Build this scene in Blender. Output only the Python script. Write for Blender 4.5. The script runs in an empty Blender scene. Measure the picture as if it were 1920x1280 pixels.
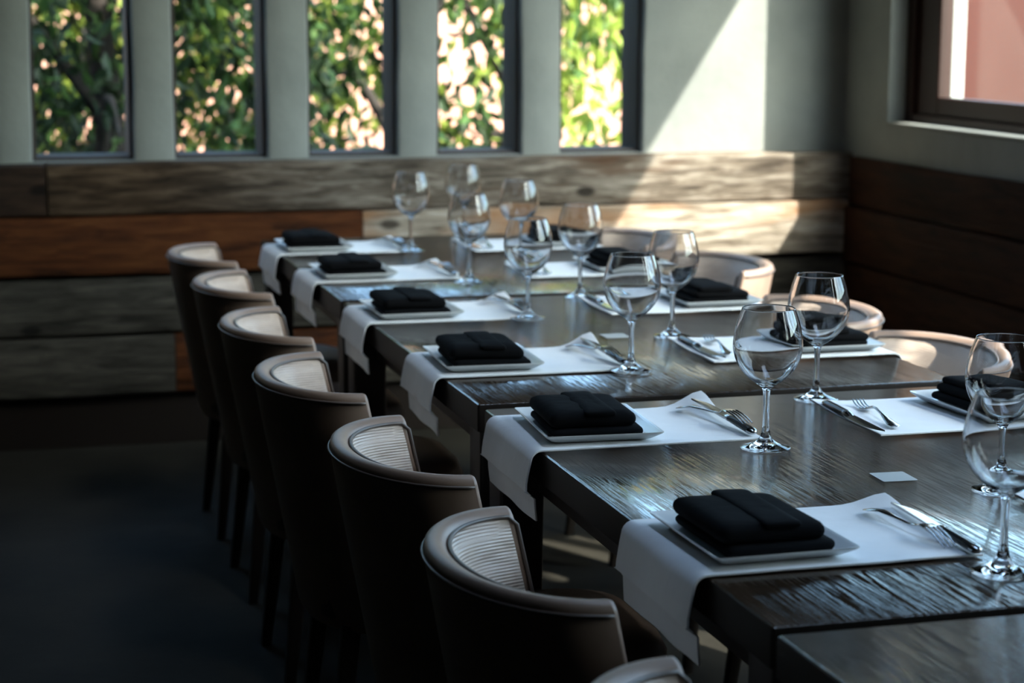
import bpy, bmesh, math, random
from mathutils import Vector, Matrix, noise
sc = bpy.context.scene
col = sc.collection
R = math.radians

# ------------------------------------------------------------------ camera
cd = bpy.data.cameras.new('camera'); cam = bpy.data.objects.new('camera', cd); col.objects.link(cam)
YAW, PITCH, ROLL = 0.2723, 0.1658, 0.0041
f_ = Vector((math.sin(YAW)*math.cos(PITCH), math.cos(YAW)*math.cos(PITCH), -math.sin(PITCH)))
r_ = Vector((math.cos(YAW), -math.sin(YAW), 0)); u_ = r_.cross(f_)
r2 = r_*math.cos(ROLL)+u_*math.sin(ROLL); u2 = -r_*math.sin(ROLL)+u_*math.cos(ROLL)
m = Matrix((r2, u2, -f_)).transposed().to_4x4(); m.translation = Vector((0, 0, 1.3987))
cam.matrix_world = m
cd.sensor_width = 36; cd.lens = 3671.1/1920*36; cd.clip_start = 0.05; cd.clip_end = 200
cd.dof.use_dof = True; cd.dof.focus_distance = 2.86; cd.dof.aperture_fstop = 5.0
sc.camera = cam
# ------------------------------------------------------------------ colour management
sc.view_settings.view_transform = 'Standard'; sc.view_settings.look = 'None'
sc.view_settings.gamma = 1; sc.view_settings.use_curve_mapping = False
sc.view_settings.exposure = 0.0
sc.cycles.max_bounces = 10; sc.cycles.diffuse_bounces = 2; sc.cycles.glossy_bounces = 5
sc.cycles.transmission_bounces = 10; sc.cycles.transparent_max_bounces = 12
sc.cycles.sample_clamp_indirect = 3.0; sc.cycles.use_denoising = True
sc.cycles.blur_glossy = 1.0
# ------------------------------------------------------------------ sky + sun
wd = bpy.data.worlds.new('sky'); sc.world = wd; wd.use_nodes = True
nt = wd.node_tree; nt.nodes.clear()
sky = nt.nodes.new('ShaderNodeTexSky'); sky.sky_type = 'NISHITA'; sky.sun_disc = False
sky.sun_elevation = R(43); sky.sun_rotation = math.atan2(.73, -1); sky.air_density = 1.0; sky.dust_density = 2.0
SKY = 1.32
bg = nt.nodes.new('ShaderNodeBackground'); bg.inputs['Strength'].default_value = SKY
ow = nt.nodes.new('ShaderNodeOutputWorld')
# brighter towards the zenith, as under thin high cloud
tcw = nt.nodes.new('ShaderNodeTexCoord'); sep = nt.nodes.new('ShaderNodeSeparateXYZ'); nt.links.new(tcw.outputs['Generated'], sep.inputs[0])
mr_ = nt.nodes.new('ShaderNodeMapRange'); mr_.inputs['From Min'].default_value = 0; mr_.inputs['From Max'].default_value = .7
mr_.inputs['To Min'].default_value = .78*SKY; mr_.inputs['To Max'].default_value = 1.6*SKY
nt.links.new(sep.outputs['Z'], mr_.inputs['Value']); nt.links.new(mr_.outputs[0], bg.inputs['Strength'])
hz = nt.nodes.new('ShaderNodeMix'); hz.data_type = 'RGBA'; hz.blend_type = 'MULTIPLY'; hz.inputs[0].default_value = 1
hz.inputs[7].default_value = (.91, 1.04, 1.01, 1)
nt.links.new(sky.outputs[0], hz.inputs[6]); nt.links.new(hz.outputs[2], bg.inputs[0]); nt.links.new(bg.outputs[0], ow.inputs[0])
sl = bpy.data.lights.new('sun', 'SUN'); sun = bpy.data.objects.new('sun', sl); col.objects.link(sun)
sl.energy = 21.0; sl.angle = R(0.6); sl.color = (1.0, 0.95, 0.86)
sun.rotation_euler = Vector((-.73, 1.0, -1.16)).to_track_quat('-Z', 'Y').to_euler()
sun.location = (6, -6, 9)

# right-hand windows (y far, y near), used for walls and for light portals
WIN = [(6.11, 3.70), (3.45, 1.30), (1.05, 0.20)]
SILL = 1.035
HEADS = [2.55, 3.08, 3.08]
for k, (a, b) in enumerate(WIN):
    HEAD = HEADS[k]
    pl = bpy.data.lights.new('sky_portal', 'AREA'); pl.shape = 'RECTANGLE'
    pl.size = HEAD-SILL; pl.size_y = a-b; pl.cycles.is_portal = True
    po = bpy.data.objects.new('sky_portal', pl); col.objects.link(po)
    po.location = (3.3, (a+b)/2, (SILL+HEAD)/2); po.rotation_euler = (0, R(90), 0)

# added roof light, out of view, brightens the mats; deep shaft keeps out sun
SX0, SX1, SY0, SY1, SZ = 1.15, 1.95, 1.3, 4.3, 4.5
pl = bpy.data.lights.new('sky_portal', 'AREA'); pl.shape = 'RECTANGLE'
pl.size = SX1-SX0; pl.size_y = SY1-SY0; pl.cycles.is_portal = True
po = bpy.data.objects.new('sky_portal', pl); col.objects.link(po); po.location = ((SX0+SX1)/2, (SY0+SY1)/2, SZ+.02)

# ------------------------------------------------------------------ helpers
def tag(o, label=None, cat=None, group=None, kind=None):
    if label: o['label'] = label
    if cat: o['category'] = cat
    if group: o['group'] = group
    if kind: o['kind'] = kind
    return o
def obj(name, bm, mat, parent=None, smooth=True, loc=None, sharp=None):
    me = bpy.data.meshes.new(name)
    bmesh.ops.recalc_face_normals(bm, faces=bm.faces)
    bm.to_mesh(me); bm.free()
    for p in me.polygons: p.use_smooth = smooth
    if sharp is not None and smooth:
        me.set_sharp_from_angle(angle=R(sharp))
    for mm in (mat if isinstance(mat, (list, tuple)) else [mat]): me.materials.append(mm)
    o = bpy.data.objects.new(name, me); col.objects.link(o)
    if parent: o.parent = parent
    if loc: o.location = loc
    return o
def empty(name, loc=(0, 0, 0), rz=0):
    o = bpy.data.objects.new(name, None); col.objects.link(o)
    o.location = loc; o.rotation_euler = (0, 0, rz); o.empty_display_size = .05
    return o
def copy_tree(o, parent=None):
    c = o.copy(); col.objects.link(c); c.parent = parent
    for ch in [x for x in list(bpy.data.objects) if x.parent == o]:
        copy_tree(ch, c)
    return c
def box(bm, x0, x1, y0, y1, z0, z1):
    v = [bm.verts.new(p) for p in ((x0,y0,z0),(x1,y0,z0),(x1,y1,z0),(x0,y1,z0),(x0,y0,z1),(x1,y0,z1),(x1,y1,z1),(x0,y1,z1))]
    return [bm.faces.new([v[i] for i in q]) for q in ((0,3,2,1),(4,5,6,7),(0,1,5,4),(1,2,6,5),(2,3,7,6),(3,0,4,7))]
def bevel(bm, w, seg=2):
    bmesh.ops.bevel(bm, geom=list(bm.edges), offset=w, segments=seg, profile=.6, affect='EDGES')
def bbox(x0, x1, y0, y1, z0, z1, bev=0, seg=2):
    bm = bmesh.new(); box(bm, x0, x1, y0, y1, z0, z1)
    if bev: bevel(bm, bev, seg)
    return bm
def loft(bm, rings, cap0=True, cap1=True, closed=True):
    vs = [[bm.verts.new(p) for p in r] for r in rings]
    n = len(rings[0])
    for a, b in zip(vs, vs[1:]):
        for i in range(n if closed else n-1):
            j = (i+1) % n
            bm.faces.new((a[i], a[j], b[j], b[i]))
    if cap0: bm.faces.new(vs[0][::-1])
    if cap1: bm.faces.new(vs[-1])
    return vs
def rrect(w, d, r, z, n=5, cx=0, cy=0, fn=None):
    pts = []
    r = min(r, w/2-1e-4, d/2-1e-4)
    for (sx, sy, a0) in ((1,1,0),(-1,1,90),(-1,-1,180),(1,-1,270)):
        for k in range(n+1):
            a = R(a0+90*k/n)
            pts.append((cx+sx*(w/2-r)+r*math.cos(a), cy+sy*(d/2-r)+r*math.sin(a), z))
    return pts
def lathe(bm, prof, n=48, cap=False):
    rings = []
    for (r, z) in prof:
        rings.append([(r*math.cos(2*math.pi*i/n), r*math.sin(2*math.pi*i/n), z) for i in range(n)])
    return loft(bm, rings, cap0=False, cap1=False)
def tube(bm, pts, r, n=8, rad=None):
    rings = []
    for i, p in enumerate(pts):
        p = Vector(p)
        a = Vector(pts[max(0, i-1)]); b = Vector(pts[min(len(pts)-1, i+1)])
        t = (b-a).normalized()
        up = Vector((0, 0, 1)) if abs(t.z) < .95 else Vector((1, 0, 0))
        s = t.cross(up).normalized(); w = s.cross(t)
        rr = rad[i] if rad else r
        rings.append([tuple(p+s*rr*math.cos(2*math.pi*k/n)+w*rr*math.sin(2*math.pi*k/n)) for k in range(n)])
    loft(bm, rings)
def catmull(P, m=6):
    out = []
    for i in range(len(P)-1):
        p0 = P[max(0, i-1)]; p1 = P[i]; p2 = P[i+1]; p3 = P[min(len(P)-1, i+2)]
        for k in range(m):
            t = k/m
            out.append(tuple(.5*((2*p1[j])+(-p0[j]+p2[j])*t+(2*p0[j]-5*p1[j]+4*p2[j]-p3[j])*t*t+(-p0[j]+3*p1[j]-3*p2[j]+p3[j])*t**3) for j in range(len(p1))))
    out.append(tuple(P[-1])); return out
def ss(a, b, x):
    t = max(0, min(1, (x-a)/(b-a))); return t*t*(3-2*t)

# ------------------------------------------------------------------ materials
class M:
    def __init__(s, name):
        s.m = bpy.data.materials.new(name); s.m.use_nodes = True; s.n = s.m.node_tree
        s.b = s.n.nodes['Principled BSDF']; s.o = s.n.nodes['Material Output']
    def N(s, t, **k):
        x = s.n.nodes.new(t)
        for a, v in k.items():
            if a in x.bl_rna.properties and a not in x.inputs: setattr(x, a, v)
            else: x.inputs[a.replace('_', ' ')].default_value = v
        return x
    def L(s, a, b): s.n.links.new(a, b)
    def set(s, **k):
        for a, v in k.items():
            a = a.replace('_', ' ')
            s.b.inputs[a].default_value = (*v, 1) if isinstance(v, tuple) and len(v) == 3 else v
        return s
    def coords(s, scale=(1, 1, 1), rot=(0, 0, 0), loc=(0, 0, 0)):
        tc = s.N('ShaderNodeTexCoord'); mp = s.N('ShaderNodeMapping')
        mp.inputs['Scale'].default_value = scale; mp.inputs['Rotation'].default_value = rot; mp.inputs['Location'].default_value = loc
        s.L(tc.outputs['Object'], mp.inputs[0]); return mp.outputs[0]
    def noise(s, vec, scale=5, detail=4, rough=.5, dist=0):
        x = s.N('ShaderNodeTexNoise'); x.inputs['Scale'].default_value = scale; x.inputs['Detail'].default_value = detail
        x.inputs['Roughness'].default_value = rough; x.inputs['Distortion'].default_value = dist
        s.L(vec, x.inputs['Vector']); return x.outputs[0]
    def ramp(s, fac, stops):
        x = s.N('ShaderNodeValToRGB'); e = x.color_ramp.elements
        while len(e) < len(stops): e.new(.5)
        for el, (p, c) in zip(e, stops): el.position = p; el.color = (*c, 1) if len(c) == 3 else c
        s.L(fac, x.inputs[0]); return x.outputs[0]
    def mix(s, fac, a, b, mode='MIX'):
        x = s.N('ShaderNodeMix'); x.data_type = 'RGBA'; x.blend_type = mode
        for v, i in ((fac, 0), (a, 6), (b, 7)):
            if hasattr(v, 'links'): s.L(v, x.inputs[i])
            else: x.inputs[i].default_value = v if i == 0 else (*v, 1)
        return x.outputs[2]
    def bump(s, h, strength=.3, dist=.01, prev=None):
        x = s.N('ShaderNodeBump'); x.inputs['Strength'].default_value = strength; x.inputs['Distance'].default_value = dist
        s.L(h, x.inputs['Height'])
        if prev: s.L(prev, x.inputs['Normal'])
        s.L(x.outputs[0], s.b.inputs['Normal']); return x.outputs[0]
    def base(s, c): s.L(c, s.b.inputs['Base Color']); return s

def mat_plain(name, c, rough=.5, **k):
    return M(name).set(Base_Color=c, Roughness=rough, **k).m

def mat_plaster(name, a, b):
    s = M(name).set(Roughness=.85)
    v = s.coords()
    s.base(s.ramp(s.noise(v, 3.5, 6, .6), [(.3, a), (.7, b)]))
    s.bump(s.noise(v, 28, 5, .6), .25, .01)
    return s.m
plaster = mat_plaster('grey_plaster', (.22, .23, .215), (.29, .30, .275))

def mat_barn(name, dark, mid, light, axis=0, seed=0, patch=None, brown=None):
    """weathered reclaimed board, grain along the given axis"""
    s = M(name).set(Roughness=.8, Specular_IOR_Level=.15)
    sc3 = [9, 9, 9]; sc3[axis] = 1.2
    v = s.coords(tuple(sc3), loc=(seed*3.1, seed*1.7, seed*2.3))
    g = s.noise(v, 4.5, 8, .62, .6)
    sc2 = [2.6, 2.6, 2.6]; sc2[axis] = .8
    v2 = s.coords(tuple(sc2), loc=(seed*1.1, seed, seed*5))
    big = s.noise(v2, 1.6, 4, .55, .4)
    c = s.ramp(g, [(.3, dark), (.5, mid), (.72, light)])
    if patch:
        c = s.mix(s.ramp(big, [(.5, (0, 0, 0)), (.6, (1, 1, 1))]), c, s.mix(.75, c, patch))
    c = s.mix(s.ramp(big, [(.25, (.8, .8, .8)), (.42, (0, 0, 0))]), c, dark)
    if brown:      # the left half of this board is tinted darker and browner
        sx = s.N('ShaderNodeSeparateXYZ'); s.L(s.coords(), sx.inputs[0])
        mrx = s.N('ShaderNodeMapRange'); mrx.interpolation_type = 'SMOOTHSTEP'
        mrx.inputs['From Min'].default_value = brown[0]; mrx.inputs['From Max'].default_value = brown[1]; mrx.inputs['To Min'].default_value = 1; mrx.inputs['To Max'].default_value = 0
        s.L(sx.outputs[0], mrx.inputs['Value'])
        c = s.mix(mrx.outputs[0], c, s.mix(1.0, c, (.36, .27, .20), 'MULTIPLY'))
    # knots and nail holes
    kn = s.N('ShaderNodeTexVoronoi'); kn.feature = 'F1'; kn.inputs['Scale'].default_value = 2.6
    ksc = [1.6, 1.6, 1.6]; ksc[axis] = .8
    s.L(s.coords(tuple(ksc), loc=(seed, .3, seed*.7)), kn.inputs['Vector'])
    c = s.mix(s.ramp(kn.outputs['Distance'], [(.05, (.85, .85, .85)), (.09, (0, 0, 0))]), c, tuple(x*.35 for x in dark))
    s.base(c)
    # long cracks
    cr = [30, 30, 30]; cr[axis] = .9
    ck = s.noise(s.coords(tuple(cr), loc=(seed, 0, 0)), 3, 4, .6, .3)
    s.bump(s.ramp(ck, [(.35, (0, 0, 0)), (.5, (1, 1, 1))]), .5, .006, s.bump(g, .4, .01))
    return s.m
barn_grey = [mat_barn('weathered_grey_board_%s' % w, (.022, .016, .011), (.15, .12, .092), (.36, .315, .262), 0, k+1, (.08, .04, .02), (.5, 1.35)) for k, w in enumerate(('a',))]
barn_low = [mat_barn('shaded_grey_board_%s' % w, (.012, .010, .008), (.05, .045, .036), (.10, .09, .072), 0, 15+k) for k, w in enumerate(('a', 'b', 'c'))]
barn_tan = mat_barn('sanded_tan_board', (.07, .05, .035), (.28, .235, .185), (.50, .445, .38), 0, 9, (.30, .15, .07))
barn_orange = mat_barn('orange_brown_board', (.018, .006, .002), (.075, .022, .006), (.12, .042, .012), 0, 6)
barn_brown = mat_barn('dark_brown_board', (.010, .006, .004), (.03, .017, .011), (.055, .032, .02), 0, 12)
barn_side = [mat_barn('side_board_%s' % w, (.007, .0035, .0015), (.028, .010, .004), (.05, .019, .007), 1, 20+k) for k, w in enumerate(('a', 'b', 'c'))]

def mat_table():
    s = M('dark_lacquered_oak')
    v = s.coords((75, 2.6, 75))
    g = s.noise(v, 3.2, 6, .6, .5)
    v2 = s.coords((10, 1.2, 10)); g2 = s.noise(v2, 2.4, 4, .5, .8)
    s.base(s.mix(.5, s.ramp(g, [(.35, (.008, .0045, .003)), (.7, (.045, .026, .015))]), s.ramp(g2, [(.3, (.016, .009, .005)), (.75, (.070, .041, .023))])))
    s.set(Roughness=.17, IOR=1.5, Coat_Weight=.35, Coat_Roughness=.06, Coat_IOR=1.5)
    s.b.inputs['Specular Tint'].default_value = (1.0, .90, .76, 1)
    s.b.inputs['Specular IOR Level'].default_value = .6
    s.L(s.ramp(s.noise(s.coords((3, 1.5, 3)), 2.2, 5, .6), [(.3, (.10, .10, .10)), (.75, (.24, .24, .24))]), s.b.inputs['Roughness'])
    a = s.bump(s.ramp(g, [(.36, (0, 0, 0)), (.5, (1, 1, 1))]), .30, .0012)
    b = s.bump(g2, .12, .004, a)
    c = s.bump(s.noise(s.coords((1.5, 1, 1)), 2.0, 3, .5), .12, .02, b)
    s.L(c, s.b.inputs['Coat Normal'])
    return s.m
table_wood = mat_table()

def mat_leather(name, c1, c2, rib=False, rough=.42):
    s = M(name)
    v = s.coords()
    s.base(s.ramp(s.noise(v, 9, 4, .6), [(.3, c1), (.7, c2)]))
    s.set(Roughness=rough)
    fine = s.noise(s.coords((1, 1, 1)), 420, 2, .5)
    p = s.bump(fine, .12, .001)
    if rib:
        w = s.N('ShaderNodeTexWave'); w.wave_type = 'BANDS'; w.bands_direction = 'Z'; w.wave_profile = 'SIN'
        w.inputs['Scale'].default_value = 1; w.inputs['Distortion'].default_value = 1.2; w.inputs['Detail'].default_value = 1
        w.inputs['Detail Scale'].default_value = .02
        s.L(s.coords((40, 40, 75), rot=(R(14), 0, 0)), w.inputs['Vector'])
        p = s.bump(w.outputs['Fac'], .5, .0014, p)
        s.bump(s.noise(s.coords((1, 1, 2.4), rot=(R(30), 0, 0)), 8, 2, .5, .3), .55, .03, p)
    return s.m
leather = mat_leather('taupe_leather', (.26, .175, .13), (.33, .23, .175))
leather_rib_lit = mat_leather('lit_ribbed_taupe_leather', (.56, .44, .36), (.64, .52, .43), True, .34)  # lighter copy of the shell leather: caught light put into the colour
leather_seat = mat_leather('seat_leather', (.10, .075, .06), (.14, .105, .09))
table_edge = mat_plain('dark_oak_edge', (.010, .006, .004), .55, Specular_IOR_Level=.2)
dark_wood = mat_plain('dark_stained_wood', (.012, .008, .006), .4)
piping_mat = mat_plain('leather_piping', (.13, .10, .085), .4)

def mat_linen(name, c, rough=.85, weave=900):
    s = M(name); v = s.coords()
    s.base(s.ramp(s.noise(v, 12, 3, .5), [(.3, tuple(x*.94 for x in c)), (.7, c)]))
    s.set(Roughness=rough); s.b.inputs['Sheen Weight'].default_value = .15
    p = s.bump(s.noise(v, weave, 2, .5), .12, .0006)
    s.bump(s.noise(s.coords((1, 1.6, 1)), 16, 3, .5, .3), .28, .006, p)
    return s.m
linen = mat_linen('white_linen', (.86, .87, .88))
black_cloth = mat_linen('black_cotton', (.0045, .0045, .005), .95)
black_cloth.node_tree.nodes['Principled BSDF'].inputs['Sheen Weight'].default_value = 0.0
black_cloth.node_tree.nodes['Principled BSDF'].inputs['Specular IOR Level'].default_value = 0.08
porcelain = mat_plain('white_porcelain', (.86, .89, .88), .12)
steel = M('polished_steel').set(Base_Color=(.5, .5, .5), Metallic=1.0, Roughness=.16).m
black_handle = mat_plain('black_resin', (.012, .011, .010), .22)
paper = mat_plain('blank_sticker_paper', (.42, .43, .41), .6)
def mat_glass():
    s = M('crystal'); s.set(Base_Color=(1, 1, 1), Roughness=0.0, IOR=1.5)
    s.b.inputs['Transmission Weight'].default_value = 1
    return s.m
crystal = mat_glass()
def mat_pane():
    s = M('window_glass'); s.n.nodes.remove(s.b)
    t = s.N('ShaderNodeBsdfTransparent'); t.inputs[0].default_value = (.97, .985, .975, 1)
    g = s.N('ShaderNodeBsdfGlossy'); g.inputs['Roughness'].default_value = .0
    fr = s.N('ShaderNodeFresnel'); ge = s.N('ShaderNodeNewGeometry'); mr = s.N('ShaderNodeMapRange')
    mr.inputs['To Min'].default_value = 1.45; mr.inputs['To Max'].default_value = 1/1.45
    s.L(ge.outputs['Backfacing'], mr.inputs['Value']); s.L(mr.outputs[0], fr.inputs[0])
    mx = s.N('ShaderNodeMixShader'); s.L(fr.outputs[0], mx.inputs[0]); s.L(t.outputs[0], mx.inputs[1]); s.L(g.outputs[0], mx.inputs[2])
    s.L(mx.outputs[0], s.o.inputs[0]); return s.m
pane_mat = mat_pane()
frame_red = M('red_brown_frame').set(Base_Color=(.022, .007, .004), Roughness=.5, Specular_IOR_Level=.3).m
frame_dark = mat_plain('dark_window_frame', (.045, .034, .03), .7)
white_paint = mat_plain('white_paint', (.8, .8, .78), .5)
def mat_floor():
    s = M('worn_concrete'); v = s.coords()
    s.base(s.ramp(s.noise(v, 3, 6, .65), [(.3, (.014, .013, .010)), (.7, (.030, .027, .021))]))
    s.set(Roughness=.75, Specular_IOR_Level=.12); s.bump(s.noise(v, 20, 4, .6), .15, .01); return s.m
floor_mat = mat_floor()
ceil_mat = mat_plain('dark_ceiling_boards', (.02, .015, .012), .7)
back_mat = mat_plain('dark_wall_paint', (.02, .018, .016), .8)
def mat_salmon():
    s = M('salmon_render'); v = s.coords()
    s.base(s.ramp(s.noise(v, 1.2, 4, .6), [(.3, (.50, .24, .17)), (.7, (.60, .31, .23))])); s.set(Roughness=.9); return s.m
salmon = mat_salmon()
def mat_redwall():
    s = M('red_board_wall')
    w = s.N('ShaderNodeTexWave'); w.wave_type = 'BANDS'; w.bands_direction = 'Y'; w.wave_profile = 'SAW'
    w.inputs['Scale'].default_value = 1.0; w.inputs['Distortion'].default_value = 0
    s.L(s.coords((1, 2.0, 1)), w.inputs['Vector'])
    s.base(s.mix(s.noise(s.coords((1, 2, .2)), 1.5, 4, .6), (.21, .06, .03), (.27, .095, .055)))
    s.set(Roughness=.7); s.bump(w.outputs['Fac'], .4, .02); return s.m
redwall = mat_redwall()
ground_mat = mat_plain('paving', (.12, .12, .10), .9)
bark = mat_plain('bark', (.022, .016, .012), .9)
def mat_leaf(name, c1, c2, tr):
    s = M(name)
    oi = s.N('ShaderNodeNewGeometry')
    c = s.mix(s.noise(s.coords(), 2.5, 2, .5), c1, c2)
    s.base(c); s.set(Roughness=.5, Specular_IOR_Level=.25)
    t = s.N('ShaderNodeBsdfTranslucent'); s.L(c, t.inputs[0])
    mx = s.N('ShaderNodeMixShader'); mx.inputs[0].default_value = tr
    s.L(s.b.outputs[0], mx.inputs[1]); s.L(t.outputs[0], mx.inputs[2]); s.L(mx.outputs[0], s.o.inputs[0])
    return s.m
leaf_bright = mat_leaf('bright_green_leaves', (.17, .23, .02), (.30, .37, .07), .35)
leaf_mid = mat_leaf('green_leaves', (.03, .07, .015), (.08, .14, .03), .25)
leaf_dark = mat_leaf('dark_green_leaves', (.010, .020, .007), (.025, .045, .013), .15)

# ------------------------------------------------------------------ room
STY, WDY = 6.45, 6.351       # plaster face and board face of the far wall
OPEN = []                     # far window openings (x0, x1) at plaster face
S = STY/6.351
for a, b in ((.207, .521), (.649, .948), (1.082, 1.382), (1.516, 1.803), (1.941, 2.235)):
    OPEN.append((a*S, b*S))
w_, p_ = .30*S, .434*S
allopen = [(OPEN[0][0]-p_*k, OPEN[0][1]-p_*k) for k in range(1, 0, -1)] + OPEN
XR, XL, YB, ZC = 3.03, -3.6, -2.6, 3.2
TH = .22
ZS, ZH = .925, 2.55
def st(o): o['kind'] = 'structure'; return o

def wall_far():
    bm = bmesh.new()
    # wobbly-edged plaster posts between openings, drawn as lofted columns
    xs = [XL-.25]
    for a, b in allopen: xs += [a, b]
    xs += [XR+.3]
    for i in range(0, len(xs), 2):
        x0, x1 = xs[i], xs[i+1]
        rings = []
        nz = 14
        for k in range(nz+1):
            z = ZS+(ZH-ZS)*k/nz
            w0 = .002*math.sin(z*7+i*1.3)+.001*math.sin(z*19+i) if i else 0
            w1 = .002*math.sin(z*6+i*2.1+1)+.001*math.sin(z*23+i) if i+2 < len(xs) else 0
            r = .012
            rings.append([(x0+w0+r, STY, z), (x1+w1-r, STY, z), (x1+w1-r*.3, STY+r*.3, z), (x1+w1, STY+r, z), (x1+w1, STY+TH, z),
                          (x0+w0, STY+TH, z), (x0+w0, STY+r, z), (x0+w0+r*.3, STY+r*.3, z)])
        loft(bm, rings)
    box(bm, XL-.25, XR+.3, STY, STY+TH, ZH, ZC)
    box(bm, XL-.25, XR+.3, STY, STY+TH, 0, ZS)
    return st(obj('wall_far', bm, plaster, sharp=40))
wall_far()
# windows in the slots
for k, (a, b) in enumerate(allopen):
    bm = bmesh.new(); y0, y1 = STY+.035, STY+.20; t = .012
    a_, b_ = a-.003, b+.003
    for q in ((a_, a+t, ZS, ZH), (b-t, b_, ZS, ZH), (a+t, b-t, ZS, ZS+t), (a+t, b-t, ZH-t, ZH)):
        box(bm, q[0], q[1], y0, y1, q[2], q[3])
    w = st(obj('window_%d' % (k+1), bm, frame_dark, smooth=False))
    obj('pane', bbox(a+t-.002, b-t+.002, y1-.02, y1-.016, ZS+t-.002, ZH-t+.002), pane_mat, w, smooth=False)

ntrim = [0]
def board(x0, x1, y0, y1, z0, z1, mat, bev=.006, along='x', seed=0, cut=0):
    """thick board with softly irregular long edges"""
    ntrim[0] += 1
    bm = bmesh.new(); rings = []
    L0, L1 = (x0, x1) if along == 'x' else (y0, y1)
    n = max(2, int((L1-L0)/.08))
    for k in range(n+1):
        t = L0+(L1-L0)*k/n
        e0 = .004*noise.noise(Vector((t*2.2, seed, 1))); e1 = .004*noise.noise(Vector((t*2.2, seed, 7))); e2 = .004*noise.noise(Vector((t*3, seed, 13)))
        za, zb = z0+e0+.003, z1+e1-.003
        if along == 'x':
            f = y0+e2; b = bev
            rings.append([(t, y1, za), (t, f+b, za), (t, f+b*.3, za+b*.3), (t, f, za+b), (t, f, zb-b), (t, f+b*.3, zb-b*.3), (t, f+b, zb), (t, y1, zb)])
        else:
            f = x0+e2; b = bev
            rings.append([(x1, t, za), (f+b, t, za), (f+b*.3, t, za+b*.3), (f, t, za+b), (f, t, zb-b), (f+b*.3, t, zb-b*.3), (f+b, t, zb), (x1, t, zb)])
    loft(bm, rings)
    return st(obj('trim_%d' % ntrim[0], bm, mat, sharp=50))
B = STY+.004
zP = [.925, .757, .567, .372, .172]
X = lambda u: (u/1430.0)*(2.70-.105)+.10
board(XL, X(78), WDY, B, zP[1], zP[0], barn_brown, seed=1)
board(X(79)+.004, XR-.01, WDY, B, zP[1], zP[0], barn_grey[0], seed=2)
board(XL, X(636), WDY-.018, B, zP[2], zP[1], barn_orange, seed=3)
board(X(638), XR-.03, WDY-.018, B, zP[2], zP[1], barn_tan, seed=4)
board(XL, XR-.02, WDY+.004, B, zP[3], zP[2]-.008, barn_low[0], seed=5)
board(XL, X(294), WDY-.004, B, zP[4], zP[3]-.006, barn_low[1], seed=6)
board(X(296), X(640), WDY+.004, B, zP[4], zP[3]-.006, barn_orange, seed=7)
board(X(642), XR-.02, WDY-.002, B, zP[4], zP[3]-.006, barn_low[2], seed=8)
st(obj('baseboard_far', bbox(XL, XR, WDY+.03, B, 0.0, zP[4]-.006, .004), dark_wood, smooth=False))

# right wall: plaster with window openings
RW = .28
bm = bmesh.new()
box(bm, XR, XR+RW, YB-.25, STY, 0, SILL); prev = STY
for (a, b), hd in zip(WIN, HEADS):
    box(bm, XR, XR+RW, a, prev, SILL, ZC); box(bm, XR, XR+RW, b, a, hd, ZC); prev = b
box(bm, XR, XR+RW, YB-.25, prev, SILL, ZC)
st(obj('wall_right', bm, plaster, smooth=False))
nw = len(allopen)
for k, (a, b) in enumerate(WIN):
    HEAD = HEADS[k]
    # outer casing, sash and panes
    x0 = XR+.062
    def ring(x0, x1, ya, yb, za, zb, t, tb, mat, name, parent=None):
        bm = bmesh.new()
        box(bm, x0, x1, ya-t, ya, za, zb); box(bm, x0, x1, yb, yb+t, za, zb)
        box(bm, x0, x1, yb+t, ya-t, za, za+tb); box(bm, x0, x1, yb+t, ya-t, zb-t, zb)
        bevel(bm, .004, 1)
        return obj(name, bm, mat, parent, smooth=False)
    w = st(ring(x0, x0+.10, a+.002, b-.002, SILL-.0, HEAD, .055, .035, frame_red, 'window_%d' % (nw+k+1)))
    sash = ring(x0+.02, x0+.07, a-.053, b+.053, SILL+.034, HEAD-.053, .145, .062, frame_red, 'sash', w)
    ym = (a+b)/2
    if k:
        for f in (1/3, 2/3):
            ym = b+.19+(a-b-.38)*f
            obj('mullion', bbox(x0+.022, x0+.068, ym-.022, ym+.022, SILL+.09, HEAD-.19), frame_red, w, smooth=False)
    obj('pane', bbox(x0+.042, x0+.048, b+.19, a-.19, SILL+.09, HEAD-.19), pane_mat, w, smooth=False)
    sil = bbox(XR-.006, x0+.002, b+.003, a-.003, SILL-.004, SILL+.008, .003, 1)
    obj('window_sill', sil, plaster, w, smooth=False)
for k, (z0, z1, xo) in enumerate(((.740, .912, .035), (.541, .738, .05), (.346, .539, .04), (.155, .344, .045))):
    board(XR-xo, XR+.004, YB, STY-.13, z0, z1, barn_side[k % 3], along='y', seed=30+k)
st(obj('baseboard_right', bbox(XR-.02, XR+.002, YB, STY-.13, 0, .155, .003), dark_wood, smooth=False))
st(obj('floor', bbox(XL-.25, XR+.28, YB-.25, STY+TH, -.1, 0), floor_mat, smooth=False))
bm = bmesh.new()
for q in ((XL-.25, SX0-.05, YB-.25, STY+TH), (SX1+.05, XR+.28, YB-.25, STY+TH), (SX0-.05, SX1+.05, YB-.25, SY0-.05), (SX0-.05, SX1+.05, SY1+.05, STY+TH)): box(bm, *q, ZC, ZC+.3)
st(obj('ceiling', bm, ceil_mat, smooth=False))
bm = bmesh.new()
for q in ((SX0-.05, SX0, SY0-.05, SY1+.05), (SX1, SX1+.05, SY0-.05, SY1+.05), (SX0, SX1, SY0-.05, SY0), (SX0, SX1, SY1, SY1+.05)): box(bm, *q, ZC, SZ)
sw = st(obj('added_skylight', bm, ceil_mat, smooth=False))  # added unseen shaft that brings daylight onto the tables
st(obj('wall_left', bbox(XL-.25, XL, YB-.25, STY, 0, ZC), back_mat, smooth=False))
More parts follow.
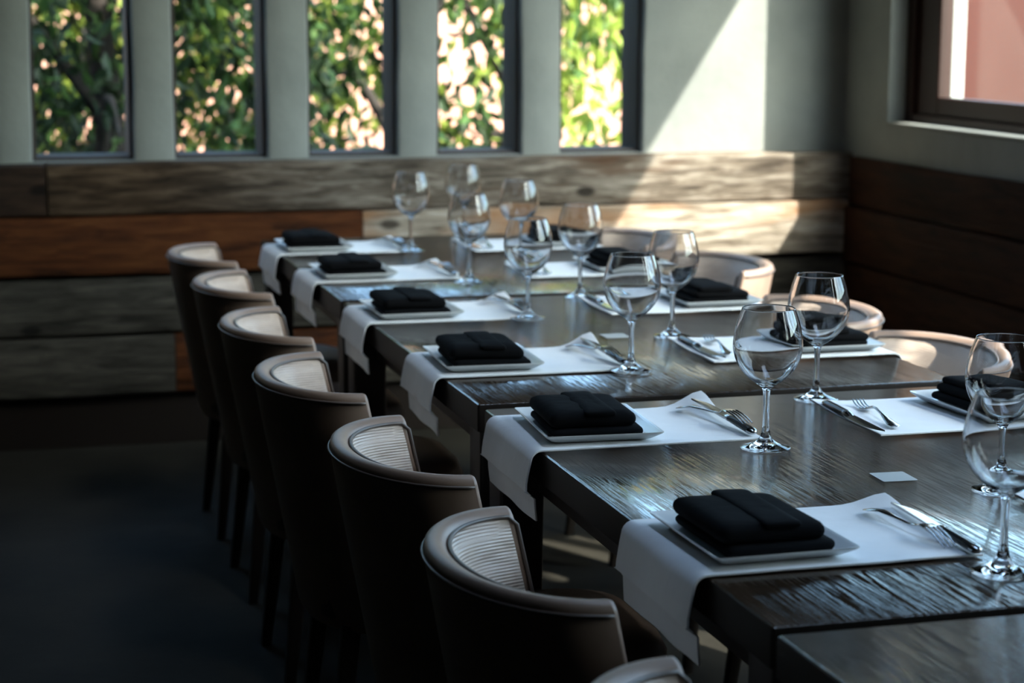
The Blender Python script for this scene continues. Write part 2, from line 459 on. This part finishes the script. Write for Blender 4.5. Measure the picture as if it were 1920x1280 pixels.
st(obj('wall_back', bbox(XL, XR, YB-.25, YB, 0, ZC), back_mat, smooth=False))

# ------------------------------------------------------------------ outside
def leafmesh(bm, p, d, ln, wd, rnd):
    d = d.normalized(); s = d.cross(Vector((rnd.uniform(-1, 1), rnd.uniform(-1, 1), rnd.uniform(-.3, 1)))).normalized()
    n = d.cross(s)
    a = bm.verts.new(p); t = bm.verts.new(p+d*ln-n*ln*.15)
    l1 = bm.verts.new(p+d*ln*.35+s*wd+n*wd*.3); l2 = bm.verts.new(p+d*ln*.7+s*wd*.6+n*wd*.1)
    m1 = bm.verts.new(p+d*ln*.35); m2 = bm.verts.new(p+d*ln*.7-n*ln*.06)
    q1 = bm.verts.new(p+d*ln*.35-s*wd+n*wd*.3); q2 = bm.verts.new(p+d*ln*.7-s*wd*.6+n*wd*.1)
    bm.faces.new((a, m1, l1)); bm.faces.new((m1, m2, l2, l1)); bm.faces.new((m2, t, l2))
    bm.faces.new((a, q1, m1)); bm.faces.new((m1, q1, q2, m2)); bm.faces.new((m2, q2, t))
def tree(name, x, y, h, spread, ncl, nl, ln, mats, seed, label, zr=(.1, 2.5), droop=.8, branches=7):
    rnd = random.Random(seed)
    root = empty(name, (x, y, -.15)); tag(root, label, 'tree', 'trees outside the slotted windows')
    bm = bmesh.new()
    top = Vector((rnd.uniform(-.2, .2), rnd.uniform(-.1, .1), h))
    tube(bm, catmull([(0, 0, 0), (.05, .03, h*.3), (-.06, 0, h*.65), tuple(top)], 4), 0, 8, [.09-.07*i/12 for i in range(13)])
    tips = []
    for k in range(branches):
        z0 = h*(.25+.6*k/branches); a = rnd.uniform(0, 6.28)
        e = Vector((spread*math.cos(a)*rnd.uniform(.6, 1), .45*spread*math.sin(a), z0+rnd.uniform(-.3, .7)))
        mid = Vector((e.x*.5, e.y*.5, (z0+e.z)/2+.25))
        tube(bm, catmull([(0, 0, z0), tuple(mid), tuple(e)], 5), 0, 6, [.035-.003*i for i in range(11)])
        tips += [mid, e]
    obj('trunk', bm, bark, root)
    bm = bmesh.new()
    for c in range(ncl):
        cx = rnd.uniform(-spread, spread); cy = rnd.uniform(-.5, .5)*spread*.7; cz = rnd.uniform(*zr)+.15
        mi = 0 if rnd.random() < .55 else 1
        for k in range(nl):
            p = Vector((cx+rnd.gauss(0, .14), cy+rnd.gauss(0, .14), cz+rnd.gauss(0, .17)))
            d = Vector((rnd.gauss(0, .5), rnd.gauss(0, .5), -droop+rnd.gauss(0, .4)))
            nf = len(bm.faces)
            leafmesh(bm, p, d, ln*rnd.uniform(.6, 1.2), ln*.2*rnd.uniform(.7, 1.3), rnd)
            bm.faces.ensure_lookup_table()
            for f in bm.faces[nf:]: f.material_index = mi
    me = bpy.data.meshes.new('foliage'); bm.to_mesh(me); bm.free()
    for mm in mats: me.materials.append(mm)
    o = bpy.data.objects.new('foliage', me); col.objects.link(o); o.parent = root
    return root
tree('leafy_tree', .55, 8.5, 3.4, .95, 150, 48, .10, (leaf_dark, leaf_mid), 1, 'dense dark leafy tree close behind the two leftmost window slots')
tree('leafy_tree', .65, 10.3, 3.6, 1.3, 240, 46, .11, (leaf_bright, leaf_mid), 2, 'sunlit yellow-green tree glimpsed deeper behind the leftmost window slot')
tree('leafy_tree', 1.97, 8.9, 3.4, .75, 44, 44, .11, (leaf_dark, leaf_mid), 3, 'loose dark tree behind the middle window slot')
tree('leafy_tree', 2.55, 9.2, 3.6, .75, 52, 36, .12, (leaf_mid, leaf_bright), 4, 'drooping mid-green tree behind the fourth window slot from the left')
tree('leafy_tree', 3.35, 9.8, 3.6, .8, 34, 34, .13, (leaf_bright, leaf_mid), 5, 'sparse light green tree behind the rightmost window slot')
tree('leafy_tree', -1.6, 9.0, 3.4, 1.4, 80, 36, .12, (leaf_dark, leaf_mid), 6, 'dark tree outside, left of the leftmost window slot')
tag(obj('salmon_building', bbox(-9, 5.3, 13.5, 17.5, -.15, 3.1, .02, 1), salmon, smooth=False), 'sunlit salmon pink building beyond the trees outside', 'building')
tag(obj('red_wall', bbox(7.0, 7.2, 9.2, 13.6, -.15, 2.3, .01, 1), redwall, smooth=False), 'tall red wall outside the window on the right', 'wall')
tag(obj('white_post', bbox(3.40, 3.425, 6.315, 6.34, -.15, 2.9, .006, 1), white_paint, smooth=False), 'white painted post just outside the right window', 'post')
st(obj('ground', bbox(-14, 20, -14, 24, -.3, -.15), ground_mat, smooth=False))

# ------------------------------------------------------------------ tables
XT0, XT1 = .8134, 1.7135
TABS = [(4.374, 5.625, 0, 0, 'dark brown wooden table at the far end of the row, by the board wall'),
        (3.128, 4.340, .0, .0, 'dark brown wooden table second from the board wall'),
        (1.872, 3.088, .000, .012, 'dark brown wooden table in the foreground, third from the board wall'),
        (.615, 1.850, -.006, .008, 'dark brown wooden table cut off by the lower right corner of the photo')]
def add_table(y0, y1, dx0, dx1, label):
    w, d = XT1+dx1-XT0-dx0, y1-y0; cx, cy = (XT0+dx0+XT1+dx1)/2, (y0+y1)/2
    t = empty('dining_table', (cx, cy, 0)); tag(t, label, 'table', 'dark wooden tables joined in one long row')
    bm = bmesh.new()
    r = .004
    loft(bm, [rrect(w-.012, d-.012, r, .700), rrect(w-.002, d-.002, r, .703), rrect(w-.002, d-.002, r, .744), rrect(w-.004, d-.004, r, .7485), rrect(w-.008, d-.008, r, .750)])
    bm.normal_update()
    for f in bm.faces:
        if abs(f.normal.z) < .6: f.material_index = 1
    obj('tabletop', bm, [table_wood, table_edge], t, sharp=35)
    ap = bmesh.new()
    a, b = w/2-.06, d/2-.05
    for q in ((-a, a, -b, -b+.022), (-a, a, b-.022, b), (-a, -a+.022, -b+.023, b-.023), (a-.022, a, -b+.023, b-.023)):
        box(ap, *q, .635, .6995)
    obj('apron', ap, dark_wood, t, smooth=False)
    for sx in (-1, 1):
        for sy in (-1, 1):
            x, y = sx*(w/2-.045), sy*(d/2-.045)
            bm = bmesh.new()
            loft(bm, [rrect(.066, .066, .006, 0, cx=x, cy=y), rrect(.076, .076, .006, .6995, cx=x, cy=y)])
            obj('leg', bm, dark_wood, t, sharp=35)
    return t
for a in TABS: add_table(*a)

# ------------------------------------------------------------------ tub chairs (local: opens towards +x)
def chair_plan(th, a, b, n=2.05):
    c, s = math.cos(th), math.sin(th)
    return (-a*abs(c)**(2/n), b*math.copysign(abs(s)**(2/n), s))
def make_chair():
    t = empty('tub_chair')
    NS = 40
    TIP = -.075
    def rim(th):    # height of the rim
        return .758+.004*max(0, math.cos(th))
    def shell_pt(th, off, z, zr):
        v = (z-.30)/(zr-.30)
        a = .161+.015*(1-v); b = .231-.022*(1-v)
        x, y = chair_plan(th, a-off, b-off)
        return Vector((TIP+.10*(1-v)+x, y, z))
    ths = [R(-90+180*i/NS) for i in range(NS+1)]
    # outer shell: outer face, rounded rim, inner face
    bm = bmesh.new(); rings = []
    for th in ths:
        zr = rim(th); T = .033
        pr = []
        for z in (.315, .34, .42, .52, .62, .70): pr.append(shell_pt(th, 0 if z > .33 else .006, z*(zr-.3)/(.80-.3)+.3*(1-(zr-.3)/.5), zr))
        pr += [shell_pt(th, .001, zr-.012, zr), shell_pt(th, .005, zr-.004, zr), shell_pt(th, .012, zr, zr), shell_pt(th, T-.012, zr-.001, zr), shell_pt(th, T-.004, zr-.006, zr), shell_pt(th, T, zr-.014, zr)]
        for z in (.70, .60, .50, .42): pr.append(shell_pt(th, T, z*(zr-.3)/.5+.3*(1-(zr-.3)/.5), zr))
        pr.append(shell_pt(th, T-.01, .315, zr))
        rings.append([tuple(p) for p in pr])
    loft(bm, rings)
    # close and round the arm fronts a little: push end rings
    o = obj('backrest', bm, leather, t, sharp=60)
    md = o.modifiers.new('b', 'BEVEL'); md.width = .005; md.segments = 3; md.limit_method = 'ANGLE'; md.angle_limit = R(60)
    # inner pad
    bm = bmesh.new(); rings = []
    NI = 36
    for i in range(NI+1):
        th = R(-86+172*i/NI); zr = rim(th); pr = []
        e = min(1, min(i, NI-i)/2.5)
        for j in range(13):
            v = j/12; z = .435+(zr-.012-.435)*v
            bulge = .015*math.sin(math.pi*min(1, max(0, v)))**.6*(.35+.65*e) + .004
            wr = .0035*noise.noise(Vector((th*2.2, v*3.0, 4.0)))
            pr.append(tuple(shell_pt(th, .031+bulge+wr, z, zr)))
        for j in (12, 8, 4, 0):
            v = j/12; z = .435+(zr-.012-.435)*v
            pr.append(tuple(shell_pt(th, .0295, z, zr)))
        rings.append(pr)
    loft(bm, rings)
    obj('back_cushion', bm, leather_rib_lit, t, sharp=70)['label'] = 'ribbed inner back cushion'
    # piping along the inner rim and down the arm fronts
    bm = bmesh.new()
    pts = [shell_pt(R(-89), .032, .45+(.758-.47)*k/8, rim(R(-89)))+Vector((.004, 0, 0)) for k in range(9)]
    pts += [shell_pt(R(-86+172*i/36), .035, rim(R(-86+172*i/36))-.009, rim(R(-86+172*i/36))) for i in range(37)]
    pts += [shell_pt(R(89), .032, .45+(.758-.47)*k/8, rim(R(89)))+Vector((.004, 0, 0)) for k in range(8, -1, -1)]
    tube(bm, [tuple(p) for p in pts], .0028, 6)
    obj('piping', bm, piping_mat, t)
    bm = bmesh.new()
    pts = []
    for i in range(41):
        th = R(-88+176*i/40); p = shell_pt(th, -.0005, rim(th)-.015, rim(th)); pts.append(tuple(p))
    tube(bm, pts, .0022, 6)
    obj('piping', bm, piping_mat, t)
    # seat
    bm = bmesh.new()
    loft(bm, [rrect(.38, .31, .07, .325, cx=.06), rrect(.40, .33, .08, .34, cx=.06), rrect(.41, .335, .08, .40, cx=.06), rrect(.41, .335, .08, .44, cx=.06), rrect(.39, .32, .08, .462, cx=.06), rrect(.33, .27, .07, .472, cx=.06)])
    obj('seat', bm, leather_seat, t, sharp=60)
    for sx in (-1, 1):
        for sy in (-1, 1):
            bm = bmesh.new()
            x1, y1 = .06+sx*.15, sy*.14; x0, y0 = .06+sx*.185, sy*.165
            loft(bm, [rrect(.022, .022, .004, 0, cx=x0, cy=y0, n=2), rrect(.036, .036, .006, .327, cx=x1, cy=y1, n=2)])
            obj('leg', bm, dark_wood, t, sharp=40)
    return t
chair = make_chair()
LROWS = [2.19, 2.86, 3.50, 4.13, 4.79, 5.38]     # mat centres, nearest first (left side)
ORD = ['nearest', 'second', 'third', 'fourth', 'fifth', 'farthest']
used = [False]
def put(proto, flag, loc, rz, label, cat, group):
    o = proto if not flag[0] else copy_tree(proto)
    flag[0] = True
    o.location = loc; o.rotation_euler = (0, 0, rz)
    for k in ('label', 'category', 'group'):
        if k in o: del o[k]
    return tag(o, label, cat, group)
lch = [(1.57, .748, 0), (2.205, .748, 0), (2.822, .744, 1), (3.448, .718, 0), (4.054, .732, 0), (4.700, .748, 0), (5.303, .748, 0)]
llab = ['taupe leather tub chair at the bottom edge of the photo, only its rim showing',
        'largest fully seen taupe tub chair, at the nearest mat in the left row',
        'taupe leather tub chair in the left row, at the second mat from the camera',
        'taupe leather tub chair in the left row, at the third mat from the camera',
        'taupe leather tub chair in the left row, at the fourth mat from the camera',
        'taupe leather tub chair in the left row, at the fifth mat from the camera',
        'taupe leather tub chair at the far end of the left row']
for (y, x, a), lb in zip(lch, llab):
    put(chair, used, (x, y, 0), R(a), lb, 'chair', 'tub chairs along the left side of the table')
rch = [(2.23, 1.92, 0, 'taupe leather tub chair on the right side of the table, nearest the camera'),
       (2.80, 1.72, 0, 'taupe tub chair on the right side, cut off by the right photo edge'),
       (3.415, 1.705+.0, 0, 'brown tub chair right of the table, seen through the wine glass at the right edge'),
       (3.96, 1.70, 0, 'brown tub chair on the right, behind the second glass from the right edge'),
       (4.80, 1.80, 3, 'brown tub chair with pale arm in front of the sunlit boards'),
       (5.40, 1.76, 0, 'brown tub chair on the right nearest the far board wall')]
for y, x, a, lb in rch[1:]:
    put(chair, used, (x, y, 0), R(180+a), lb, 'chair', 'tub chairs along the right side of the table')

# ------------------------------------------------------------------ place mats
def make_mat(seed, lift=.0, curl=0.0, side=1, w=.262, xin=1.170):
    """local: table edge at x=0, inner end at +x, hangs over the edge; centred on y"""
    Lx = xin-XT0; hang = .105
    path = []
    nt_ = 22
    for i in range(nt_+1): path.append((Lx*(1-i/nt_), 0.0))
    rr = .013
    for k in range(1, 6):
        a = R(90*k/5); path.append((-rr*math.sin(a), -rr*(1-math.cos(a))))
    for k in range(1, 9): path.append((-rr-.0015*k/8-.004*math.sin(k/8*3.1), -rr-(hang-rr)*k/8))
    NV = 14
    th = .0032
    bm = bmesh.new()
    top, bot = [], []
    for i, (px, pz) in enumerate(path):
        a = path[max(0, i-1)]; b = path[min(len(path)-1, i+1)]
        tx, tz = b[0]-a[0], b[1]-a[1]; l = math.hypot(tx, tz); nx, nz = tz/l, -tx/l
        if nz < -.01 or (abs(nz) < .01 and nx > 0): nx, nz = -nx, -nz
        rt, rb = [], []
        for j in range(NV+1):
            v = j/NV; y = (v-.5)*w
            wav = .0012*(1+noise.noise(Vector((px*9, y*12, seed))))
            if px <= 0: wav += .003*(1+noise.noise(Vector((pz*14, y*14, seed+5)))) * min(1, -pz/.05+.01)
            edge = .0022*noise.noise(Vector((px*16, seed*2.0, 3+math.copysign(1, v-.5))))
            yy = y+(edge if j in (0, NV) else 0)
            if pz < -.02: yy *= 1+.02*(-pz/.1)
            dz = 0; dx = 0; dy = 0
            # raised far inner corner
            q = ss(Lx-.09, Lx, px)*ss(.42, 1, v) if side > 0 else ss(Lx-.10, Lx, px)*ss(.7, 0, v)
            dz += lift*q*q; dy += (.35*lift*q if side > 0 else 0)
            q2 = ss(.45, 1, v)*ss(Lx-.05, Lx+.02, px)
            X_, Z_ = px+nx*wav+dx, pz+nz*wav+dz+.0008
            rb.append(bm.verts.new((X_, yy+dy, Z_)))
            rt.append(bm.verts.new((X_+nx*th, yy+dy, Z_+nz*th)))
        top.append(rt); bot.append(rb)
    n = len(path)
    for i in range(n-1):
        for j in range(NV):
            bm.faces.new((top[i][j], top[i][j+1], top[i+1][j+1], top[i+1][j]))
            bm.faces.new((bot[i][j], bot[i+1][j], bot[i+1][j+1], bot[i][j+1]))
        bm.faces.new((top[i][0], top[i+1][0], bot[i+1][0], bot[i][0]))
        bm.faces.new((top[i][NV], bot[i][NV], bot[i+1][NV], top[i+1][NV]))
    for j in range(NV):
        bm.faces.new((top[0][j], bot[0][j], bot[0][j+1], top[0][j+1]))
        bm.faces.new((top[n-1][j], top[n-1][j+1], bot[n-1][j+1], bot[n-1][j]))
    o = obj('place_mat', bm, linen, None, sharp=50)
    md = o.modifiers.new('b', 'BEVEL'); md.width = .0013; md.segments = 2; md.limit_method = 'ANGLE'; md.angle_limit = R(50)
    return o
ZT = .7505
lmat = [(2.192, 0, .012), (2.874, 0, .024), (3.492, -1.2, .026), (4.128, -.6, .020), (4.782, .5, .016), (5.350, .5, .014)]
rmat = [(2.188, 0, .004), (2.850, 0.5, .006), (3.522, 0, .005), (4.13, 0, .005), (4.75, 0, .004), (5.31, 0, .004)]
def place_desc(side, i):
    return ('nearest', 'second', 'third', 'fourth', 'fifth', 'farthest')[i]+' setting'+('' if i in (0, 5) else ' from camera')+(', left side' if side > 0 else ', right side')
for i, (y, a, lf) in enumerate(lmat):
    o = make_mat(i*3.7+1, lf); o.location = (XT0, y, ZT); o.rotation_euler = (0, 0, R(a))
    tag(o, 'white linen place mat hanging over the table edge, %s' % place_desc(1, i), 'place mat', 'white linen place mats')
for i, (y, a, lf) in enumerate(rmat):
    o = make_mat(i*2.9+20, lf, side=-1, xin=XT0+.372); o.location = (XT1+.012 if i < 2 else XT1, y, ZT); o.rotation_euler = (0, 0, R(180+a))
    tag(o, 'white linen place mat, %s' % place_desc(-1, i), 'place mat', 'white linen place mats')
ZM = ZT+.0065      # top of a mat

# ------------------------------------------------------------------ plates
def make_plate():
    w, d = .186, .228
    bm = bmesh.new()
    def ringz(k, z, r=.008, sag=0):
        pts = rrect(w*k[0], d*k[1], r, z, n=4)
        # corners of the plate sweep up a little
        return [(x, y, z+sag*((abs(x)/(w/2))**3*(abs(y)/(d/2))**3)) for x, y, z in pts]
    loft(bm, [ringz((.76, .74), .001), ringz((.80, .80), 0, .008), ringz((.84, .84), .0015), ringz((.96, .965), .0088, .007, .002), ringz((1, 1), .0108, .006, .003), ringz((1, 1), .0124, .006, .003), ringz((.985, .988), .0130, .006, .002), ringz((.95, .955), .0118, .007, .002), ringz((.86, .87), .0055, .01), ringz((.82, .83), .0042, .01), ringz((.2, .2), .0040, .01)])
    return obj('dinner_plate', bm, porcelain, None, sharp=55)
plate = make_plate(); pf = [False]
for i, (y, a, lf) in enumerate(lmat):
    dx = [.105, .110, .102, .108, .106, .106][i]; ra = [1, -3.5, -2.5, 0, 0, 0][i]
    put(plate, pf, (XT0+dx, y-.008, ZM), R(ra), 'rectangular white plate under a black napkin, %s' % place_desc(1, i), 'plate', 'rectangular white plates')
for i, (y, a, lf) in enumerate(rmat):
    put(plate, pf, (XT1-.102+(.012 if i < 2 else 0), y-.002, ZM), R([0, 4, 0, 0, 0, 0][i]), 'rectangular white plate under a black napkin, %s' % place_desc(-1, i), 'plate', 'rectangular white plates')

# ------------------------------------------------------------------ napkins
def make_napkin(seed, style=0):
    bm = bmesh.new(); rnd = random.Random(seed)
    def slab(w, d, z0, z1, cx, cy, r, sway):
        rings = []; NZ = 7
        for k in range(NZ+1):
            t = k/NZ; z = z0+(z1-z0)*t
            ins = (1-math.sqrt(max(0, 1-(2*t-1)**2)))*(z1-z0)*.5
            pts = rrect(w-2*ins, d-2*ins, r, z, n=4, cx=cx, cy=cy)
            rings.append(pts)
        # inner rings on the top to allow wrinkles
        for s in (.8, .5, .2):
            rings.append([((x-cx)*s+cx, (y-cy)*s+cy, z1+.0012) for x, y, z in rings[NZ]])
        out = []
        for rg in rings:
            o2 = []
            for x, y, z in rg:
                n1 = noise.noise(Vector((x*22, y*18, seed*3.1+z*30))); n2 = noise.noise(Vector((x*18, y*22, seed*7.7+4)))
                o2.append((x+.0032*n1, y+.0032*n2, z+(.0026*noise.noise(Vector((x*16, y*30, seed)))+sway*(x-cx)) * (1 if z > z0+.002 else 0)))
            out.append(o2)
        loft(bm, out)
    w, d = .138, .178
    if style == 0:
        slab(w+.006, d+.002, 0, .013, .004, -.003, .012, 0)
        slab(w, d-.008, .0115, .036, -.003, .002, .012, -.02)
        slab(w*.36, d-.006, .030, .0385, .008, .002, .006, -.02)       # folded-over band on top
    else:
        slab(w, d, 0, .014, .002, 0, .012, 0)
        slab(w-.004, d-.004, .012, .027, -.003, .001, .014, .03)
        slab(w*.62, d-.008, .024, .038, .012, .001, .012, .04)
    return obj('folded_napkin', bm, black_cloth, None, sharp=70)
for i, (y, a, lf) in enumerate(lmat):
    dx = [.102, .103, .098, .102, .100, .100][i]
    o = make_napkin(i+1); o.location = (XT0+dx, y-.010, ZM+.0060); o.rotation_euler = (0, 0, R([1, -4, -3, 0, 0, 0][i]))
    tag(o, 'folded black napkin on a white plate, %s' % place_desc(1, i), 'napkin', 'folded black napkins')
for i, (y, a, lf) in enumerate(rmat):
    o = make_napkin(i+11, 1); o.location = (XT1-.100+(.012 if i < 2 else 0), y-.002, ZM+.0060); o.rotation_euler = (0, 0, R(180+[0, 4, 0, 0, 0, 0][i]))
    tag(o, 'folded black napkin on a white plate, %s' % place_desc(-1, i), 'napkin', 'folded black napkins')

# ------------------------------------------------------------------ cutlery (local: length along +y, handle end at y=0)
def ellipse_ring(y, w, h, z, n=10, cx=0):
    return [(cx+w/2*math.cos(2*math.pi*k/n), y, z+h/2*math.sin(2*math.pi*k/n)) for k in range(n)]
def make_fork(flip=False):
    bm = bmesh.new()
    P = [(0.0, .004, .002, .004), (.004, .016, .003, .004), (.016, .0205, .0036, .0042), (.04, .0145, .0036, .006), (.07, .0066, .0036, .0105), (.10, .0050, .0036, .0135), (.118, .0056, .0030, .0125), (.128, .012, .0022, .0088), (.138, .0205, .0018, .0052), (.152, .0230, .0016, .0034)]
    loft(bm, [ellipse_ring(y, w, h, (z if not flip else z)) for y, w, h, z in P])
    for k in range(4):
        x = (-1.5+k)*.0060
        T = [(.150, .0046, .0017, .0034), (.165, .0040, .0018, .0036), (.178, .0034, .0017, .0058), (.192, .0020, .0014, .0105)]
        loft(bm, [ellipse_ring(y, w, h, z, 8, x) for y, w, h, z in T])
    if flip:     # lies tines-down: mirrored in height, head arched
        zs = max(v.co.z for v in bm.verts)
        for v in bm.verts:
            y = v.co.y
            v.co.z = zs-v.co.z+.0
            v.co.z += .004*math.exp(-((y-.13)/.03)**2)
        for v in bm.verts: pass
        # let the handle end and the tine tips touch down
        for v in bm.verts:
            y = v.co.y; v.co.z += .0085*math.sin(math.pi*min(1, y/.192))-.0085*(1-ss(0, .05, y))*.55-.0
        zmin = min(v.co.z for v in bm.verts)
        for v in bm.verts: v.co.z -= zmin
    return obj('fork', bm, steel, None, sharp=60)
def make_knife():
    t = empty('table_knife')
    bm = bmesh.new()
    P = [(.1, .0155), (.118, .0165), (.15, .018), (.18, .0175), (.205, .014), (.222, .006), (.228, .001)]
    rings = []
    for y, w in catmull(P, 3):
        x0 = -.006; rings.append([(x0, y, .0052), (x0+w*.5, y, .0050), (x0+w, y, .0036), (x0+w*.5, y, .0026), (x0, y, .0024)])
    loft(bm, rings); obj('blade', bm, steel, t, sharp=40)
    bm = bmesh.new(); loft(bm, [ellipse_ring(y, w, h, .0055, 14) for y, w, h in ((.012, .0172, .0105), (.04, .0165, .0110), (.065, .0150, .0105), (.088, .0140, .0098))])
    obj('handle', bm, black_handle, t, sharp=60)
    bm = bmesh.new(); loft(bm, [ellipse_ring(y, w, h, .0055, 14) for y, w, h in ((0, .006, .004), (.002, .012, .007), (.006, .0165, .0098), (.0125, .0176, .0110))])
    obj('end_cap', bm, steel, t, sharp=60)['label'] = 'polished steel end cap'
    bm = bmesh.new(); loft(bm, [ellipse_ring(y, w, h, z, 14) for y, w, h, z in ((.0875, .0146, .0104, .0055), (.096, .0140, .0100, .0055), (.104, .0120, .0075, .005), (.112, .0105, .0030, .0040))])
    obj('bolster', bm, steel, t, sharp=60)['label'] = 'polished steel bolster'
    return t
fork_up = make_fork(False); fork_dn = make_fork(True); knife = make_knife()
fu, fd, kf = [False], [False], [False]
def between(a, b): return math.atan2(-(b[0]-a[0]), b[1]-a[1])
# left side: fork tines towards the camera, knife handle towards the camera
LF = [((1.121, 2.275), (1.142, 2.085)), ((1.116, 2.965), (1.160, 2.785)), ((1.117, 3.585), (1.157, 3.40)), ((1.118, 4.225), (1.160, 4.04)), ((1.12, 4.88), (1.158, 4.69)), ((1.12, 5.44), (1.155, 5.26))]
LK = [((1.158, 2.050), (1.160, 2.282)), ((1.157, 2.750), (1.145, 2.975)), ((1.162, 3.375), (1.150, 3.600)), ((1.160, 4.015), (1.145, 4.245)), ((1.160, 4.665), (1.145, 4.890)), ((1.158, 5.235), (1.148, 5.460))]
for i in range(6):
    a, b = LF[i]; z = ZM
    o = put(fork_dn, fd, (a[0]-.004, a[1], z+.002), between(a, b), 'silver fork lying tines down across the mat, %s' % place_desc(1, i), 'fork', 'silver forks')
    if i:   # its head rests on the knife handle
        o.rotation_euler = (R(3.4), 0, between(a, b))
    a, b = LK[i]
    o = put(knife, kf, (a[0], a[1], z), between(a, b), 'black handled table knife at the end of the mat, %s' % place_desc(1, i), 'knife', 'black handled table knives')
    o.rotation_euler = (R(lmat[i][2]*130), 0, between(a, b))     # blade tip rests on the raised mat corner
RF = [((1.395, 2.05), (1.42, 2.25)), ((1.394, 2.742), (1.420, 2.95)), ((1.386, 3.428), (1.420, 3.64)), ((1.388, 4.03), (1.416, 4.23)), ((1.39, 4.64), (1.416, 4.85)), ((1.39, 5.20), (1.416, 5.41))]
RK = [((1.368, 2.285), (1.360, 2.07)), ((1.364, 2.945), (1.356, 2.72)), ((1.360, 3.625), (1.362, 3.40)), ((1.362, 4.235), (1.362, 4.02)), ((1.362, 4.85), (1.362, 4.63)), ((1.362, 5.42), (1.362, 5.19))]
for i in range(6):
    a, b = RF[i]
    put(fork_up, fu, (a[0], a[1], ZM), between(a, b), 'silver fork lying tines up on the mat, %s' % place_desc(-1, i), 'fork', 'silver forks')
    a, b = RK[i]
    put(knife, kf, (a[0], a[1], ZM), between(a, b), 'black handled table knife at the end of the mat, %s' % place_desc(-1, i), 'knife', 'black handled table knives')

# ------------------------------------------------------------------ wine glasses
def make_glass():
    t = empty('wine_glass')
    outer = catmull([(.0378, .0008), (.0381, .0014), (.0374, .0022), (.030, .0042), (.020, .0078), (.0115, .0140), (.0078, .0210), (.0058, .030), (.0048, .045), (.0045, .062), (.0048, .078), (.0062, .089), (.0100, .0955), (.0190, .1015), (.0310, .1110), (.0420, .1240), (.0495, .1400), (.0524, .1560), (.0515, .1720), (.0478, .1910), (.0430, .2060), (.0398, .2150)], 5)
    cut1 = next(i for i, p in enumerate(outer) if p[1] > .030)
    cut2 = next(i for i, p in enumerate(outer) if p[1] > .089)
    N = 56
    bm = bmesh.new()
    bott = [(.0004, .0016), (.010, .0012), (.030, .0004), (.0372, 0), (.0378, .0008)]
    vs = lathe(bm, bott+outer[1:cut1+1], N); bm.faces.new(vs[0][::-1])
    obj('foot', bm, crystal, t)
    bm = bmesh.new(); lathe(bm, outer[cut1:cut2+1], N); obj('stem', bm, crystal, t)
    bm = bmesh.new()
    inner = catmull([(.0004, .1005), (.0080, .1013), (.0180, .1050), (.0300, .1135), (.0408, .1262), (.0482, .1412), (.0512, .1560), (.0503, .1720), (.0467, .1905), (.0420, .2055), (.0388, .2148)], 5)
    pr = outer[cut2:]+[(.0393, .2154)]+inner[::-1]
    vs = lathe(bm, pr, N); bm.faces.new(vs[-1])
    obj('bowl', bm, crystal, t)
    return t
glass = make_glass(); gf = [False]
LG = [(1.161, 1.999), (1.152, 2.694), (1.160, 3.343), (1.149, 3.990), (1.178, 4.612), (1.173, 5.240)]
RG = [(1.360, 2.361), (1.385, 3.026), (1.375, 3.711), (1.364, 4.300), (1.405, 4.973), (1.392, 5.525)]
for i, (x, y) in enumerate(LG):
    put(glass, gf, (x, y, .7503+(.004 if i in (2, 3, 5) else 0)), R(13*i), 'empty clear wine glass standing bare on the table, %s' % place_desc(1, i), 'wine glass', 'empty wine glasses')
for i, (x, y) in enumerate(RG):
    put(glass, gf, (x, y, .7503), R(17*i), 'empty clear wine glass beside the mat corner, %s' % place_desc(-1, i), 'wine glass', 'empty wine glasses')

# ------------------------------------------------------------------ small blank stickers
for (x, y, a, lb) in ((1.256, 2.474, -3, 'small blank white square sticker on the foreground table'), (1.265, 3.748, 0, 'small blank white square sticker on the second table, behind the fourth-nearest left mat')):
    bm = bmesh.new(); loft(bm, [rrect(.052, .054, .002, 0, n=2), rrect(.052, .054, .002, .0005, n=2)])
    o = obj('sticker', bm, paper, None, smooth=False); o.location = (x, y, .7502); o.rotation_euler = (0, 0, R(a))
    tag(o, lb, 'sticker')
